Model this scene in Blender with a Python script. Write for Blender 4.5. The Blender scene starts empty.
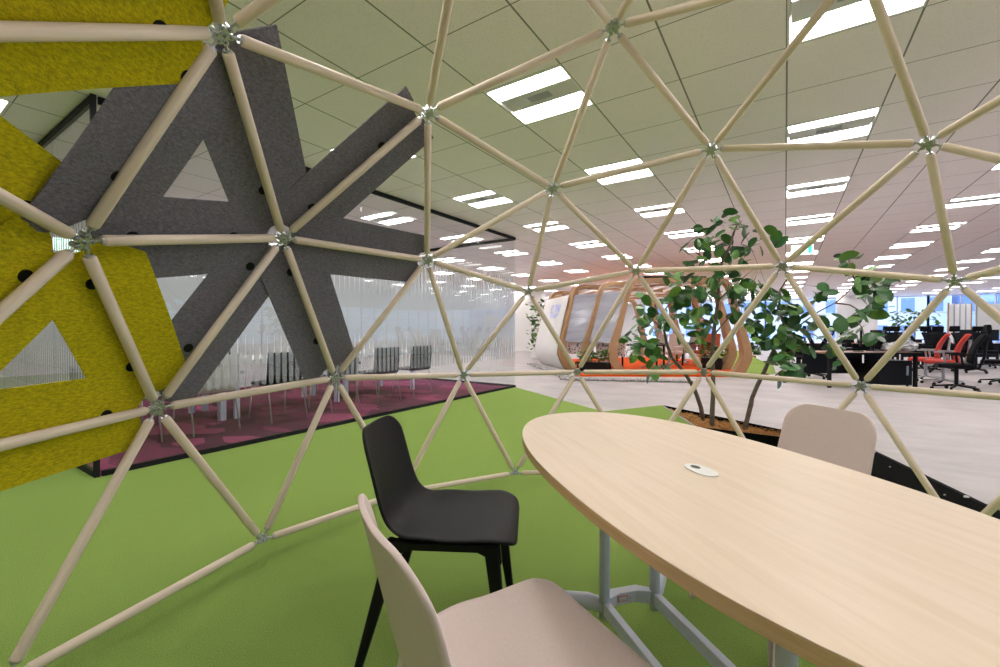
import bpy, math, random, itertools
from mathutils import Vector, Matrix, Quaternion
random.seed(7)
C = bpy.context.scene.collection
S = bpy.context.scene
# ---------------------------------------------------------------- camera, world, exposure
F, YAW, PITCH, HC = 434.1, 0.5809, -0.0108, 1.11
cam_d = bpy.data.cameras.new('camera'); cam = bpy.data.objects.new('camera', cam_d); C.objects.link(cam)
cam_d.sensor_fit = 'HORIZONTAL'; cam_d.sensor_width = 36; cam_d.lens = 36 * F / 1000
cam_d.clip_start = .03; cam_d.clip_end = 300
cam.location = (0, 0, HC); cam.rotation_euler = (math.pi / 2 + PITCH, 0, YAW)
S.camera = cam
w = bpy.data.worlds.new('world'); S.world = w; w.use_nodes = True
bg = w.node_tree.nodes['Background']; bg.inputs[0].default_value = (.62, .76, 1, 1); bg.inputs[1].default_value = 2.4
S.view_settings.view_transform = 'Standard'; S.view_settings.look = 'None'
S.view_settings.exposure = 0.0; S.view_settings.gamma = 1; S.view_settings.use_curve_mapping = False
try:
    S.cycles.use_denoising = True; S.cycles.max_bounces = 8; S.cycles.diffuse_bounces = 5
    S.cycles.transparent_max_bounces = 24; S.cycles.sample_clamp_indirect = 8
except Exception: pass
LAMP = 19.0                                   # luminance of the ceiling lamps
CEIL = HC + 1.737                             # ceiling height
CELL, CY0 = .621, 2.611                       # ceiling grid

# ---------------------------------------------------------------- geometry helpers
_c, _s = math.cos(YAW), math.sin(YAW)
def _ray(x, y):
    r = (x - 500) / F; u = -(y - 333.5) / F; cp, sp = math.cos(PITCH), math.sin(PITCH)
    D = cp - u * sp; Z = sp + u * cp
    return Vector((r * _c - D * _s, r * _s + D * _c, Z))
def at(x, y, z):                              # the place at height z seen at pixel x, y
    v = _ray(x, y); k = (z - HC) / v.z; return Vector((v.x * k, v.y * k, z))
def pd(x, y, d):                              # the place at distance d along the view axis
    v = _ray(x, y) * d; return Vector((v.x, v.y, v.z + HC))
def px(p):
    X, Y, Z = p[0], p[1], p[2] - HC; r = X * _c + Y * _s; d = -X * _s + Y * _c
    if d < .05: return None
    return 500 + F * r / d, 329 - F * Z / d

class MB:
    def __init__(s): s.v = []; s.f = []
    def add(s, vs, fs):
        o = len(s.v); s.v += [tuple(v) for v in vs]; s.f += [tuple(i + o for i in f) for f in fs]; return s
    def box(s, c, d, rot=None):
        x, y, z = d[0] / 2, d[1] / 2, d[2] / 2
        vs = [Vector(p) for p in ((-x,-y,-z),(x,-y,-z),(x,y,-z),(-x,y,-z),(-x,-y,z),(x,-y,z),(x,y,z),(-x,y,z))]
        if rot is not None: vs = [rot @ v for v in vs]
        return s.add([v + Vector(c) for v in vs], [(0,3,2,1),(4,5,6,7),(0,1,5,4),(1,2,6,5),(2,3,7,6),(3,0,4,7)])
    def b2(s, a, b):
        return s.box([(a[i] + b[i]) / 2 for i in range(3)], [abs(a[i] - b[i]) for i in range(3)])
    def tube(s, pts, rs, n=10, cap=True, flat=1.0):
        pts = [Vector(p) for p in pts]
        if not hasattr(rs, '__len__'): rs = [rs] * len(pts)
        o = len(s.v); up = None
        for i, p in enumerate(pts):
            t = (pts[min(i + 1, len(pts) - 1)] - pts[max(i - 1, 0)]).normalized()
            if up is None: up = Vector((0,0,1)) if abs(t.z) < .9 else Vector((1,0,0))
            a = t.cross(up).normalized(); b = a.cross(t).normalized(); up = b
            for k in range(n):
                q = 2 * math.pi * k / n
                s.v.append(tuple(p + a * math.cos(q) * rs[i] + b * math.sin(q) * rs[i] * flat))
        for i in range(len(pts) - 1):
            for k in range(n):
                k2 = (k + 1) % n
                s.f.append((o + i*n + k, o + i*n + k2, o + (i+1)*n + k2, o + (i+1)*n + k))
        if cap:
            s.f.append(tuple(o + k for k in range(n))[::-1]); s.f.append(tuple(o + (len(pts)-1)*n + k for k in range(n)))
        return s
    def bar(s, p0, p1, w0, h0, w1=None, h1=None, up=(0,0,1)):
        p0, p1 = Vector(p0), Vector(p1); t = (p1 - p0).normalized(); a = t.cross(Vector(up)).normalized(); b = a.cross(t)
        w1 = w0 if w1 is None else w1; h1 = h0 if h1 is None else h1; vs = []
        for p, w_, h_ in ((p0, w0, h0), (p1, w1, h1)):
            for i, j in ((-1,-1),(1,-1),(1,1),(-1,1)): vs.append(p + a * i * w_ / 2 + b * j * h_ / 2)
        return s.add(vs, [(0,3,2,1),(4,5,6,7),(0,1,5,4),(1,2,6,5),(2,3,7,6),(3,0,4,7)])
    def prism(s, poly, z0, z1):
        n = len(poly)
        return s.add([(p[0], p[1], z0) for p in poly] + [(p[0], p[1], z1) for p in poly],
            [tuple(range(n))[::-1], tuple(range(n, 2*n))] + [(i, (i+1) % n, n + (i+1) % n, n + i) for i in range(n)])
    def slab(s, pts, off):                    # a polygon in space with thickness off (vector)
        n = len(pts); off = Vector(off)
        return s.add([Vector(p) for p in pts] + [Vector(p) + off for p in pts],
            [tuple(range(n))[::-1], tuple(range(n, 2*n))] + [(i, (i+1) % n, n + (i+1) % n, n + i) for i in range(n)])
    def cyl(s, c, r, h, n=16, r2=None):
        c = Vector(c); return s.tube([c, c + Vector((0, 0, h))], [r, r if r2 is None else r2], n)
    def ball(s, c, r, n=8, m=6, sz=1.0):
        vs = [(c[0], c[1], c[2] - r * sz)]
        for i in range(1, m):
            a = -math.pi/2 + math.pi * i / m
            for k in range(n):
                b = 2*math.pi*k/n; vs.append((c[0]+r*math.cos(a)*math.cos(b), c[1]+r*math.cos(a)*math.sin(b), c[2]+r*sz*math.sin(a)))
        vs.append((c[0], c[1], c[2] + r * sz)); fs = []
        for k in range(n): fs.append((0, 1 + (k+1) % n, 1 + k)); fs.append((len(vs)-1, 1+(m-2)*n+k, 1+(m-2)*n+(k+1) % n))
        for i in range(m - 2):
            for k in range(n): fs.append((1+i*n+k, 1+i*n+(k+1)%n, 1+(i+1)*n+(k+1)%n, 1+(i+1)*n+k))
        return s.add(vs, fs)
    def mesh(s, name, mat, smooth=False):
        me = bpy.data.meshes.new(name); me.from_pydata(s.v, [], s.f); me.materials.append(mat); me.update()
        if smooth:
            for p in me.polygons: p.use_smooth = True
        return me
    def build(s, name, mat, parent=None, smooth=False, bevel=0, loc=None):
        o = bpy.data.objects.new(name, s.mesh(name, mat, smooth)); C.objects.link(o)
        if parent: o.parent = parent
        if loc is not None: o.location = loc
        if bevel:
            m = o.modifiers.new('b', 'BEVEL'); m.width = bevel; m.segments = 2; m.limit_method = 'ANGLE'; m.harden_normals = False
        return o
def autosmooth(o, ang=.7):
    me = o.data
    for p in me.polygons: p.use_smooth = True
    try: me.set_sharp_from_angle(angle=ang)
    except Exception: pass
    return o
def tag(o, label, cat, group=None, kind=None):
    o['label'] = label; o['category'] = cat
    if group: o['group'] = group
    if kind: o['kind'] = kind
    return o
def thing(name, label, cat, loc=(0,0,0), rz=0, group=None):
    o = bpy.data.objects.new(name, None); C.objects.link(o); o.location = loc; o.rotation_euler = (0, 0, rz); o.empty_display_size = .1
    return tag(o, label, cat, group)
def struct(o): o['kind'] = 'structure'; return o
def dup(o, loc, rz, label=None, scale=None):
    def cp(a, par):
        c = a.copy(); C.objects.link(c); c.parent = par
        for ch in a.children: cp(ch, c)
        return c
    r = cp(o, None); r.location = loc; r.rotation_euler = (0, 0, rz)
    if label: r['label'] = label
    if scale: r.scale = (scale,) * 3
    return r

# ---------------------------------------------------------------- materials
def mat(name, col, rough=.6, metal=0, spec=.5, emit=None, es=0, bump=0, bscale=50, var=0, vscale=6, col2=None, sheen=0, trans=0, coord='Object', stretch=None):
    m = bpy.data.materials.new(name); m.use_nodes = True; nt = m.node_tree; n = nt.nodes; b = n['Principled BSDF']; L = nt.links.new
    b.inputs['Base Color'].default_value = (*col, 1); b.inputs['Roughness'].default_value = rough
    b.inputs['Metallic'].default_value = metal; b.inputs['Specular IOR Level'].default_value = spec
    if emit: b.inputs['Emission Color'].default_value = (*emit, 1); b.inputs['Emission Strength'].default_value = es
    if sheen: b.inputs['Sheen Weight'].default_value = sheen
    tc = n.new('ShaderNodeTexCoord'); mp = n.new('ShaderNodeMapping'); L(tc.outputs[coord], mp.inputs[0])
    if stretch: mp.inputs['Scale'].default_value = stretch
    if var:
        t = n.new('ShaderNodeTexNoise'); t.inputs['Scale'].default_value = vscale; t.inputs['Detail'].default_value = 5
        t.inputs['Roughness'].default_value = .65; L(mp.outputs[0], t.inputs[0])
        r = n.new('ShaderNodeValToRGB'); c2 = col2 or tuple(x * (1 - var) for x in col)
        r.color_ramp.elements[0].position = .32; r.color_ramp.elements[0].color = (*c2, 1)
        r.color_ramp.elements[1].position = .68; r.color_ramp.elements[1].color = (*col, 1)
        L(t.outputs[0], r.inputs[0]); L(r.outputs[0], b.inputs['Base Color'])
    if bump:
        t2 = n.new('ShaderNodeTexNoise'); t2.inputs['Scale'].default_value = bscale; t2.inputs['Detail'].default_value = 4; L(mp.outputs[0], t2.inputs[0])
        bm = n.new('ShaderNodeBump'); bm.inputs['Strength'].default_value = bump; bm.inputs['Distance'].default_value = .01
        L(t2.outputs[0], bm.inputs['Height']); L(bm.outputs[0], b.inputs['Normal'])
    return m
def math_n(nt, op, a, b=None):
    x = nt.nodes.new('ShaderNodeMath'); x.operation = op
    for i, v in enumerate((a, b)):
        if v is None: continue
        if isinstance(v, (int, float)): x.inputs[i].default_value = v
        else: nt.links.new(v, x.inputs[i])
    return x.outputs[0]
def glass_mat(name, tint=(.96, .975, .975), ior=1.45):
    m = bpy.data.materials.new(name); m.use_nodes = True; nt = m.node_tree; n = nt.nodes; n.clear(); L = nt.links.new
    o = n.new('ShaderNodeOutputMaterial'); mx = n.new('ShaderNodeMixShader'); lw = n.new('ShaderNodeLayerWeight'); lw.inputs[0].default_value = .5
    p5 = math_n(nt, 'POWER', lw.outputs['Facing'], 4.5); fc = math_n(nt, 'ADD', math_n(nt, 'MULTIPLY', p5, .55), .035)   # Schlick
    t = n.new('ShaderNodeBsdfTransparent'); t.inputs[0].default_value = (*tint, 1)
    g = n.new('ShaderNodeBsdfGlossy'); g.inputs['Roughness'].default_value = 0.0
    L(fc, mx.inputs[0]); L(t.outputs[0], mx.inputs[1]); L(g.outputs[0], mx.inputs[2]); L(mx.outputs[0], o.inputs[0]); return m
def stripe_mat(axis):
    m = bpy.data.materials.new('frost_film'); m.use_nodes = True; nt = m.node_tree; n = nt.nodes; n.clear(); L = nt.links.new
    o = n.new('ShaderNodeOutputMaterial'); mx = n.new('ShaderNodeMixShader'); tc = n.new('ShaderNodeTexCoord'); sp = n.new('ShaderNodeSeparateXYZ')
    L(tc.outputs['Object'], sp.inputs[0]); per = .07
    u = math_n(nt, 'FRACT', math_n(nt, 'DIVIDE', math_n(nt, 'ADD', sp.outputs[axis], 100.), per))
    u = math_n(nt, 'ABSOLUTE', math_n(nt, 'SUBTRACT', u, .5))                    # 0 .. .5
    zr = n.new('ShaderNodeMapRange'); zr.inputs[1].default_value = 0; zr.inputs[2].default_value = 3; L(sp.outputs[2], zr.inputs[0])
    cr = n.new('ShaderNodeValToRGB'); L(zr.outputs[0], cr.inputs[0]); e = cr.color_ramp.elements
    pts = [(0, 0), (.185, 0), (.19, .32), (.29, .37), (.36, .5), (.5, .5), (.58, .42), (.64, .2), (.69, .12), (.70, 0)]
    e[0].position = 0; e[0].color = (0,0,0,1); e[1].position = 1; e[1].color = (0,0,0,1)
    for p, v in pts[1:]:
        x = e.new(p); x.color = (v, v, v, 1)
    k = math_n(nt, 'LESS_THAN', u, cr.outputs[0]); zm = n.new('ShaderNodeMapRange'); zm.inputs[1].default_value = .75; zm.inputs[2].default_value = 1.25; zm.inputs[3].default_value = .30; zm.inputs[4].default_value = .55
    L(sp.outputs[2], zm.inputs[0]); k = math_n(nt, 'MULTIPLY', k, zm.outputs[0])
    tr = n.new('ShaderNodeBsdfTransparent'); d = n.new('ShaderNodeBsdfDiffuse'); d.inputs[0].default_value = (.62, .64, .69, 1)
    tl = n.new('ShaderNodeBsdfTranslucent'); tl.inputs[0].default_value = (.82, .84, .88, 1); m2 = n.new('ShaderNodeMixShader'); m2.inputs[0].default_value = .5
    L(d.outputs[0], m2.inputs[1]); L(tl.outputs[0], m2.inputs[2]); L(k, mx.inputs[0]); L(tr.outputs[0], mx.inputs[1]); L(m2.outputs[0], mx.inputs[2]); L(mx.outputs[0], o.inputs[0])
    return m
def ceiling_mat():
    m = mat('ceiling_tiles', (.78, .76, .70), .85, spec=.2, bump=.25, bscale=120); nt = m.node_tree; n = nt.nodes; L = nt.links.new
    tc = n.new('ShaderNodeTexCoord'); sp = n.new('ShaderNodeSeparateXYZ'); L(tc.outputs['Object'], sp.inputs[0])
    def line(out, off, wd):
        f = math_n(nt, 'FRACT', math_n(nt, 'DIVIDE', math_n(nt, 'ADD', out, 62.1 - off + CELL / 2), CELL))
        return math_n(nt, 'LESS_THAN', math_n(nt, 'ABSOLUTE', math_n(nt, 'SUBTRACT', f, .5)), wd / CELL / 2)
    k = math_n(nt, 'MAXIMUM', line(sp.outputs[0], 0, .011), line(sp.outputs[1], CY0, .007))
    ns = n.new('ShaderNodeTexNoise'); ns.inputs['Scale'].default_value = 90; ns.inputs['Detail'].default_value = 3; L(tc.outputs['Object'], ns.inputs[0])
    cr = n.new('ShaderNodeValToRGB'); cr.color_ramp.elements[0].position = .36; cr.color_ramp.elements[0].color = (.86, .79, .79, 1)
    cr.color_ramp.elements[1].position = .46; cr.color_ramp.elements[1].color = (.93, .862, .862, 1); L(ns.outputs[0], cr.inputs[0])
    mx = n.new('ShaderNodeMix'); mx.data_type = 'RGBA'; L(k, mx.inputs['Factor']); L(cr.outputs[0], mx.inputs['A']); mx.inputs['B'].default_value = (.24, .24, .22, 1)
    L(mx.outputs['Result'], n['Principled BSDF'].inputs['Base Color']); return m
def wood_mat(name, a, b, sc=(1, 12, 12), scale=2.2, rough=.45, rot=0, spec=.4):
    m = mat(name, a, rough, spec=spec); nt = m.node_tree; n = nt.nodes; L = nt.links.new
    tc = n.new('ShaderNodeTexCoord'); mp = n.new('ShaderNodeMapping'); mp.inputs['Scale'].default_value = sc; mp.inputs['Rotation'].default_value = (0, 0, rot)
    L(tc.outputs['Object'], mp.inputs[0]); t = n.new('ShaderNodeTexNoise'); t.inputs['Scale'].default_value = scale; t.inputs['Detail'].default_value = 8
    t.inputs['Roughness'].default_value = .6; t.inputs['Distortion'].default_value = .4; L(mp.outputs[0], t.inputs[0])
    r = n.new('ShaderNodeValToRGB'); r.color_ramp.elements[0].position = .3; r.color_ramp.elements[0].color = (*b, 1)
    r.color_ramp.elements[1].position = .62; r.color_ramp.elements[1].color = (*a, 1); L(t.outputs[0], r.inputs[0]); L(r.outputs[0], n['Principled BSDF'].inputs['Base Color']); return m
M = {}
M['ceiling'] = ceiling_mat()
M['concrete'] = mat('concrete_floor', (.50, .46, .45), .5, spec=.35, var=1, vscale=1.3, col2=(.37, .34, .34), stretch=(1, 1.5, 1), bump=.03, bscale=20)
M['green'] = mat('green_carpet', (.35, .475, .13), 1, spec=.03, var=1, vscale=230, col2=(.20, .315, .068), bump=.9, bscale=260)
M['dowel'] = wood_mat('dowel_wood', (.77, .645, .53), (.67, .535, .42), (14, 14, .6), 4, .5)
M['steel'] = mat('zinc_steel', (.50, .50, .50), .3, 1)
M['felt_y'] = mat('yellow_felt', (.70, .57, .012), 1, spec=.05, var=1, vscale=60, col2=(.34, .29, .014), bump=.6, bscale=150, stretch=(1, 1, 3))
M['felt_g'] = mat('grey_felt', (.245, .228, .255), 1, spec=.05, var=1, vscale=70, col2=(.12, .112, .13), bump=.6, bscale=150, stretch=(1, 1, 3))
M['black'] = mat('black_plastic', (.006, .006, .006), .5, spec=.2)
M['black_metal'] = mat('black_metal', (.004, .004, .0035), .7, 0, spec=.03)
M['dark_frame'] = mat('dark_frame', (.015, .015, .016), .6, 0, spec=.15)
M['glass'] = glass_mat('clear_glass')
M['wglass'] = glass_mat('window_glass', (.90, .95, 1))
M['white'] = mat('white_paint', (.80, .79, .77), .6)
M['wall'] = mat('wall_paint', (.76, .74, .73), .7, var=.04, vscale=3)
M['white_metal'] = mat('white_metal', (.66, .68, .84), .35, spec=.5)
M['table_top'] = wood_mat('maple_laminate', (.75, .61, .485), (.69, .54, .405), (1.6, 26, 26), 1.5, .42, spec=.4)
M['table_edge'] = wood_mat('maple_edge', (.60, .40, .22), (.50, .32, .16), (1, 1, 60), 3, .5)
M['shell_black'] = mat('black_chair_shell', (.0045, .004, .0042), .5, spec=.2, bump=.05, bscale=300)
M['shell_beige'] = mat('beige_chair_shell', (.67, .54, .51), .5, bump=.04, bscale=300, var=.08, vscale=160)
M['lamp'] = mat('lamp', (1, 1, 1), .5, emit=(1, .97, .95), es=LAMP)
M['soil'] = mat('coir', (.56, .30, .12), 1, spec=.05, var=1, vscale=26, col2=(.26, .12, .04), bump=1, bscale=60)
M['bark'] = mat('bark', (.17, .13, .095), .85, var=.5, vscale=30, bump=.5, bscale=60)
M['twig'] = mat('twig', (.20, .13, .09), .8)
M['orange'] = mat('orange_carpet', (.78, .13, .025), 1, spec=.05, var=1, vscale=40, col2=(.55, .07, .015))
M['pod_wood'] = wood_mat('bent_plywood', (.42, .255, .13), (.35, .205, .10), (3, 3, 3), 2, .45)
M['red'] = mat('red_mesh', (.62, .055, .035), .7)
M['beige_fab'] = mat('beige_fabric', (.55, .45, .40), .9)
M['green_plant'] = mat('plant_green', (.09, .22, .035), .55, var=.5, vscale=12)
M['desk_wood'] = mat('walnut_desk', (.26, .13, .08), .45)
M['bag'] = mat('plastic_bag', (.55, .56, .58), .25, spec=.6, var=.5, vscale=14)
M['grey_metal'] = mat('grey_metal', (.45, .46, .47), .35, .8)
# leaf: varies from leaf to leaf
ml = mat('leaf', (.03, .10, .02), .36, spec=.5); nt = ml.node_tree; gi = nt.nodes.new('ShaderNodeNewGeometry'); cr = nt.nodes.new('ShaderNodeValToRGB')
cr.color_ramp.elements[0].color = (.022, .085, .022, 1); cr.color_ramp.elements[1].color = (.16, .32, .05, 1)
e = cr.color_ramp.elements.new(.6); e.color = (.045, .15, .034, 1)
nt.links.new(gi.outputs['Random Per Island'], cr.inputs[0]); nt.links.new(cr.outputs[0], nt.nodes['Principled BSDF'].inputs['Base Color']); M['leaf'] = ml
# magenta carpet: facets of a few purples
mc = mat('magenta_carpet', (.3, .05, .12), 1, spec=.05, bump=.3, bscale=200); nt = mc.node_tree
tc = nt.nodes.new('ShaderNodeTexCoord'); mp = nt.nodes.new('ShaderNodeMapping'); mp.inputs['Scale'].default_value = (1.2, 2.2, 1); mp.inputs['Rotation'].default_value = (0, 0, .6)
vo = nt.nodes.new('ShaderNodeTexVoronoi'); vo.distance = 'MANHATTAN'; vo.inputs['Scale'].default_value = 1.3; sp = nt.nodes.new('ShaderNodeSeparateColor'); cr = nt.nodes.new('ShaderNodeValToRGB')
cr.color_ramp.interpolation = 'CONSTANT'; cr.color_ramp.elements[0].color = (.115, .032, .068, 1); cr.color_ramp.elements[1].position = .75; cr.color_ramp.elements[1].color = (.31, .068, .15, 1)
e = cr.color_ramp.elements.new(.3); e.color = (.16, .040, .088, 1); e = cr.color_ramp.elements.new(.55); e.color = (.21, .045, .105, 1)
L = nt.links.new; L(tc.outputs['Object'], mp.inputs[0]); L(mp.outputs[0], vo.inputs[0]); L(vo.outputs['Color'], sp.inputs[0]); L(sp.outputs[0], cr.inputs[0]); L(cr.outputs[0], nt.nodes['Principled BSDF'].inputs['Base Color']); M['magenta'] = mc

# ---------------------------------------------------------------- room shell
XL, XR, YB, YF = -15.0, 20.0, -6.0, 31.0
struct(MB().b2((XL, YB, -.12), (XR, YF, -.012)).build('floor', M['concrete']))
GX, GY0, GY1, GXL = -4.3, 1.05, 7.07, -8.6     # glass meeting room
v1 = at(603, 411.4, 0)
green_poly = [(GX, GY1), (v1.x, v1.y), (-.3, 5.0), (.75, 4.35), (1.35, 3.6), (2.6, 2.2), (2.9, YB), (XL, YB), (XL, GY0), (GX, GY0)]
struct(MB().prism(green_poly, -.012, 0).build('floor_green_carpet', M['green']))
struct(MB().prism([(GX, GY0), (GX, GY1), (GXL, GY1), (GXL, GY0)], -.012, .004).build('floor_magenta_carpet', M['magenta']))
g2 = [at(742, 377, 0), at(776, 373, 0), at(772, 362, 0), at(640, 357, 0), at(600, 360, 0)]
struct(MB().prism([(p.x, p.y) for p in g2], -.012, 0).build('floor_far_green_carpet', M['green']))
# fixtures: every third grid cell each way
fx = []
for a in range(-24, 33, 3):
    for b in range(-12, 48, 3):
        if (a, b) == (-9, -3): b = -4
        x0, y0 = a * CELL, CY0 + b * CELL
        if x0 < XL + .3 or x0 > XR - 1 or y0 < YB + .3 or y0 + CELL > YF - .3: continue
        q = px((x0 + .3, y0 + .3, CEIL)); vis = q is not None and -90 < q[0] < 1090 and -60 < q[1] < 330
        near = -7 < x0 < 8 and -2.2 < y0 < 9
        if vis or near: fx.append((a, b, x0, y0, vis))
cb = MB(); holes = {(a, b) for a, b, *_ in fx}
xs = [XL] + [a * CELL for a in range(-24, 33)] + [XR]; ys = [YB] + [CY0 + b * CELL for b in range(-13, 46)] + [YF]
def quad(x0, x1, y0, y1): cb.add([(x0, y0, CEIL), (x1, y0, CEIL), (x1, y1, CEIL), (x0, y1, CEIL)], [(0, 3, 2, 1)])
rows = {}
for a, b in holes: rows.setdefault(b, []).append(a)
yprev = YB
for b in sorted(rows):
    y0 = CY0 + b * CELL; quad(XL, XR, yprev, y0); xp = XL
    for a in sorted(rows[b]):
        quad(xp, a * CELL, y0, y0 + CELL); xp = (a + 1) * CELL
    quad(xp, XR, y0, y0 + CELL); yprev = y0 + CELL
quad(XL, XR, yprev, YF)
struct(cb.build('ceiling', M['ceiling']))
struct(MB().b2((XL - .1, YB, 0), (XL, YF, CEIL)).build('wall_left', M['wall']))
struct(MB().b2((XL, YB - .1, 0), (XR, YB, CEIL)).build('wall_back', M['wall']))
struct(MB().b2((XL, YF, 0), (-8.2, YF + .15, CEIL)).build('wall_front', M['wall']))
struct(MB().b2((-14, 18.2, 0), (-9.55, 18.5, CEIL)).build('wall_inner', M['white']))
wn = [0]
def window(p0, p1, h0=.12, h1=CEIL, cols=3, trans=(1.0, 1.95)):
    wn[0] += 1; p0, p1 = Vector((*p0, 0)), Vector((*p1, 0)); t = (p1 - p0).normalized(); n_ = Vector((-t.y, t.x, 0)); m = MB(); Lw = (p1 - p0).length
    R = Matrix((t, n_, Vector((0, 0, 1)))).transposed()
    for i in range(cols + 1): m.box(p0 + t * (Lw * i / cols) + Vector((0, 0, (h0 + h1) / 2)), (.06 if i % cols else .09, .09, h1 - h0), R)
    for z in (h0, h1 - .03) + tuple(trans): m.box((p0 + p1) / 2 + Vector((0, 0, z)), (Lw, .07, .05), R)
    m.box((p0 + p1) / 2 + Vector((0, 0, h0 / 2)), (Lw, .2, h0), R)
    o = struct(m.build('window_%d' % wn[0], M['white_metal']))
    MB().box((p0 + p1) / 2 + Vector((0, 0, (h0 + h1) / 2)), (Lw, .012, h1 - h0), R).build('window_pane', M['wglass'], o)
x = -8.2
while x < XR - .1: window((x, YF), (min(x + 3.6, XR), YF)); x += 3.6
y = YB
while y < YF - .1: window((XR, min(y + 5.3, YF)), (XR, y), cols=4); y += 5.3
struct(MB().b2((2.3, 29.0, 0), (3.95, 29.9, CEIL)).build('wall_column', M['wall']))

# buildings outside the far windows
def building(x0, x1, y, z0, z1, wx, wz, wallm, glassm, label, cols, rws):
    t = thing('office_building', label, 'building', ((x0 + x1) / 2, y, z0)); W, H = x1 - x0, z1 - z0
    MB().box((0, 4, H / 2), (W, 8, H)).build('wall', wallm, t)
    for i in range(cols):
        for j in range(rws):
            cx = -W / 2 + W * (i + .5) / cols; cz = H * (j + .5) / rws
            m = MB().box((cx, -.03, cz), (W / cols * wx, .12, H / rws * wz)); m.build('window', glassm, t)
bw = mat('pale_facade', (.86, .88, .95), .6); bb = mat('blue_facade', (.20, .32, .60), .5)
gl1 = mat('blue_window', (.22, .34, .72), .12, spec=.8); gl2 = mat('pale_window', (.38, .52, .85), .2, spec=.8)
building(-44, 21.5, 95, -6, 16, .5, .5, bw, gl1, 'pale building with a grid of blue windows outside the far glazing', 20, 5)
building(22.3, 60, 90, -6, 18, .8, .6, bb, gl2, 'blue glass building outside, right of the pale one', 12, 7)

# ---------------------------------------------------------------- ceiling lights
ORD = ['nearest', 'second', 'third', 'fourth', 'fifth', 'sixth', 'seventh', 'eighth', 'ninth', 'tenth', 'eleventh', 'twelfth', 'thirteenth', 'fourteenth', 'fifteenth', 'sixteenth']
def make_light():
    t = thing('ceiling_light', 'x', 'ceiling light', group='recessed twin-strip ceiling lights')
    h = MB(); c = CELL; d = .045
    for a, b in (((0,0,0),(.012,c,d)), ((c-.012,0,0),(c,c,d)), ((0,0,0),(c,.03,d)), ((0,c-.02,0),(c,c,d)), ((0,0,d),(c,c,d+.01))): h.b2(a, b)
    h.build('housing', M['white'], t)
    p = MB(); p.b2((.02, .205, .012), (c-.02, .405, d))
    p.build('centre_panel', mat('lamp_panel', (.66, .65, .64), .5), t)
    v = MB()
    for k in range(5): v.b2((c*.5-.09, .262 + k*.017, .006), (c*.5+.09, .268 + k*.017, .012))
    v.build('vent', M['grey_metal'], t)
    MB().b2((.02, .045, .018), (c-.02, .195, .036)).build('lamp', M['lamp'], t)
    MB().b2((.02, .415, .018), (c-.02, .585, .036)).build('lamp', M['lamp'], t)
    return t
proto = make_light(); first = True; cols = {}
for a, b, x0, y0, vis in fx: cols.setdefault(a, []).append((y0, b, x0, vis))
for a in sorted(cols):
    n = 0
    k = a // 3
    row = 'row just right of the straight ceiling seam' if k == 0 else ('%s row %s of the straight ceiling seam' % (['first', 'second', 'third', 'fourth', 'fifth', 'sixth', 'seventh', 'eighth', 'ninth'][abs(k) - (1 if k < 0 else 0) - (0 if k < 0 else 0) if k < 0 else k], 'left' if k < 0 else 'right'))
    for y0, b, x0, vis in sorted(cols[a]):
        if vis:
            lab = 'recessed twin-strip ceiling light, %s away along the %s' % (ORD[min(n, 15)] if n < 16 else 'farthest', row); n += 1
        else: lab = 'recessed twin-strip ceiling light overhead or behind the viewpoint, outside the photo'
        if first: o = proto; o.location = (x0, y0, CEIL); o['label'] = lab; first = False
        else: dup(proto, (x0, y0, CEIL), 0, lab)

# ---------------------------------------------------------------- glass meeting room
def glass_wall(idx, p0, p1, axis, posts, label):
    t = thing('glass_partition', label, 'glass wall', (0, 0, 0))
    m = MB(); a, b = Vector((*p0, 0)), Vector((*p1, 0)); d = (b - a).normalized(); w_ = .034
    m.bar(a + Vector((0,0,.02)), b + Vector((0,0,.02)), w_, .04); m.build('bottom_rail', M['dark_frame'], t)
    m = MB(); m.bar(a + Vector((0,0,CEIL-.03)), b + Vector((0,0,CEIL-.03)), w_, .05); m.build('top_rail', M['dark_frame'], t)
    n_ = Vector((-d.y, d.x, 0)); L_ = (b - a).length; k = posts
    for i in range(k):
        q0, q1 = a + d * (L_ * i / k + .0015), a + d * (L_ * (i + 1) / k - .0015)
        g = MB(); g.slab([q0 + Vector((0,0,.04)), q1 + Vector((0,0,.04)), q1 + Vector((0,0,CEIL-.055)), q0 + Vector((0,0,CEIL-.055))], n_ * .012); g.build('glass_pane', M['glass'], t)
    f = MB(); o_ = n_ * -.003
    f.slab([a + o_ + Vector((0,0,.5)), b + o_ + Vector((0,0,.5)), b + o_ + Vector((0,0,2.2)), a + o_ + Vector((0,0,2.2))], n_ * -.0008); f.build('frosted_stripe_film', stripe_mat(axis), t)
    return t
glass_wall(1, (GX, GY1), (GX, GY0 + .03), 1, 5, 'long clear glass wall with frosted vertical stripes beside the green carpet')
t = glass_wall(2, (GX - .03, GY0), (GXL, GY0), 0, 4, 'near short glass wall of the meeting room, behind the yellow felt')
glass_wall(3, (GXL, GY1), (GX - .03, GY1), 0, 4, 'far short glass wall of the meeting room with frosted stripes')
o = MB().b2((GX - .016, GY0 - .016, 0), (GX + .016, GY0 + .016, CEIL)).build('corner_post', M['dark_frame']); tag(o, 'slim dark corner post of the glass room, at its near corner', 'post')
struct(MB().b2((GXL - .12, GY0, 0), (GXL, GY1, CEIL)).build('wall_meeting_room', M['wall']))
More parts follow.
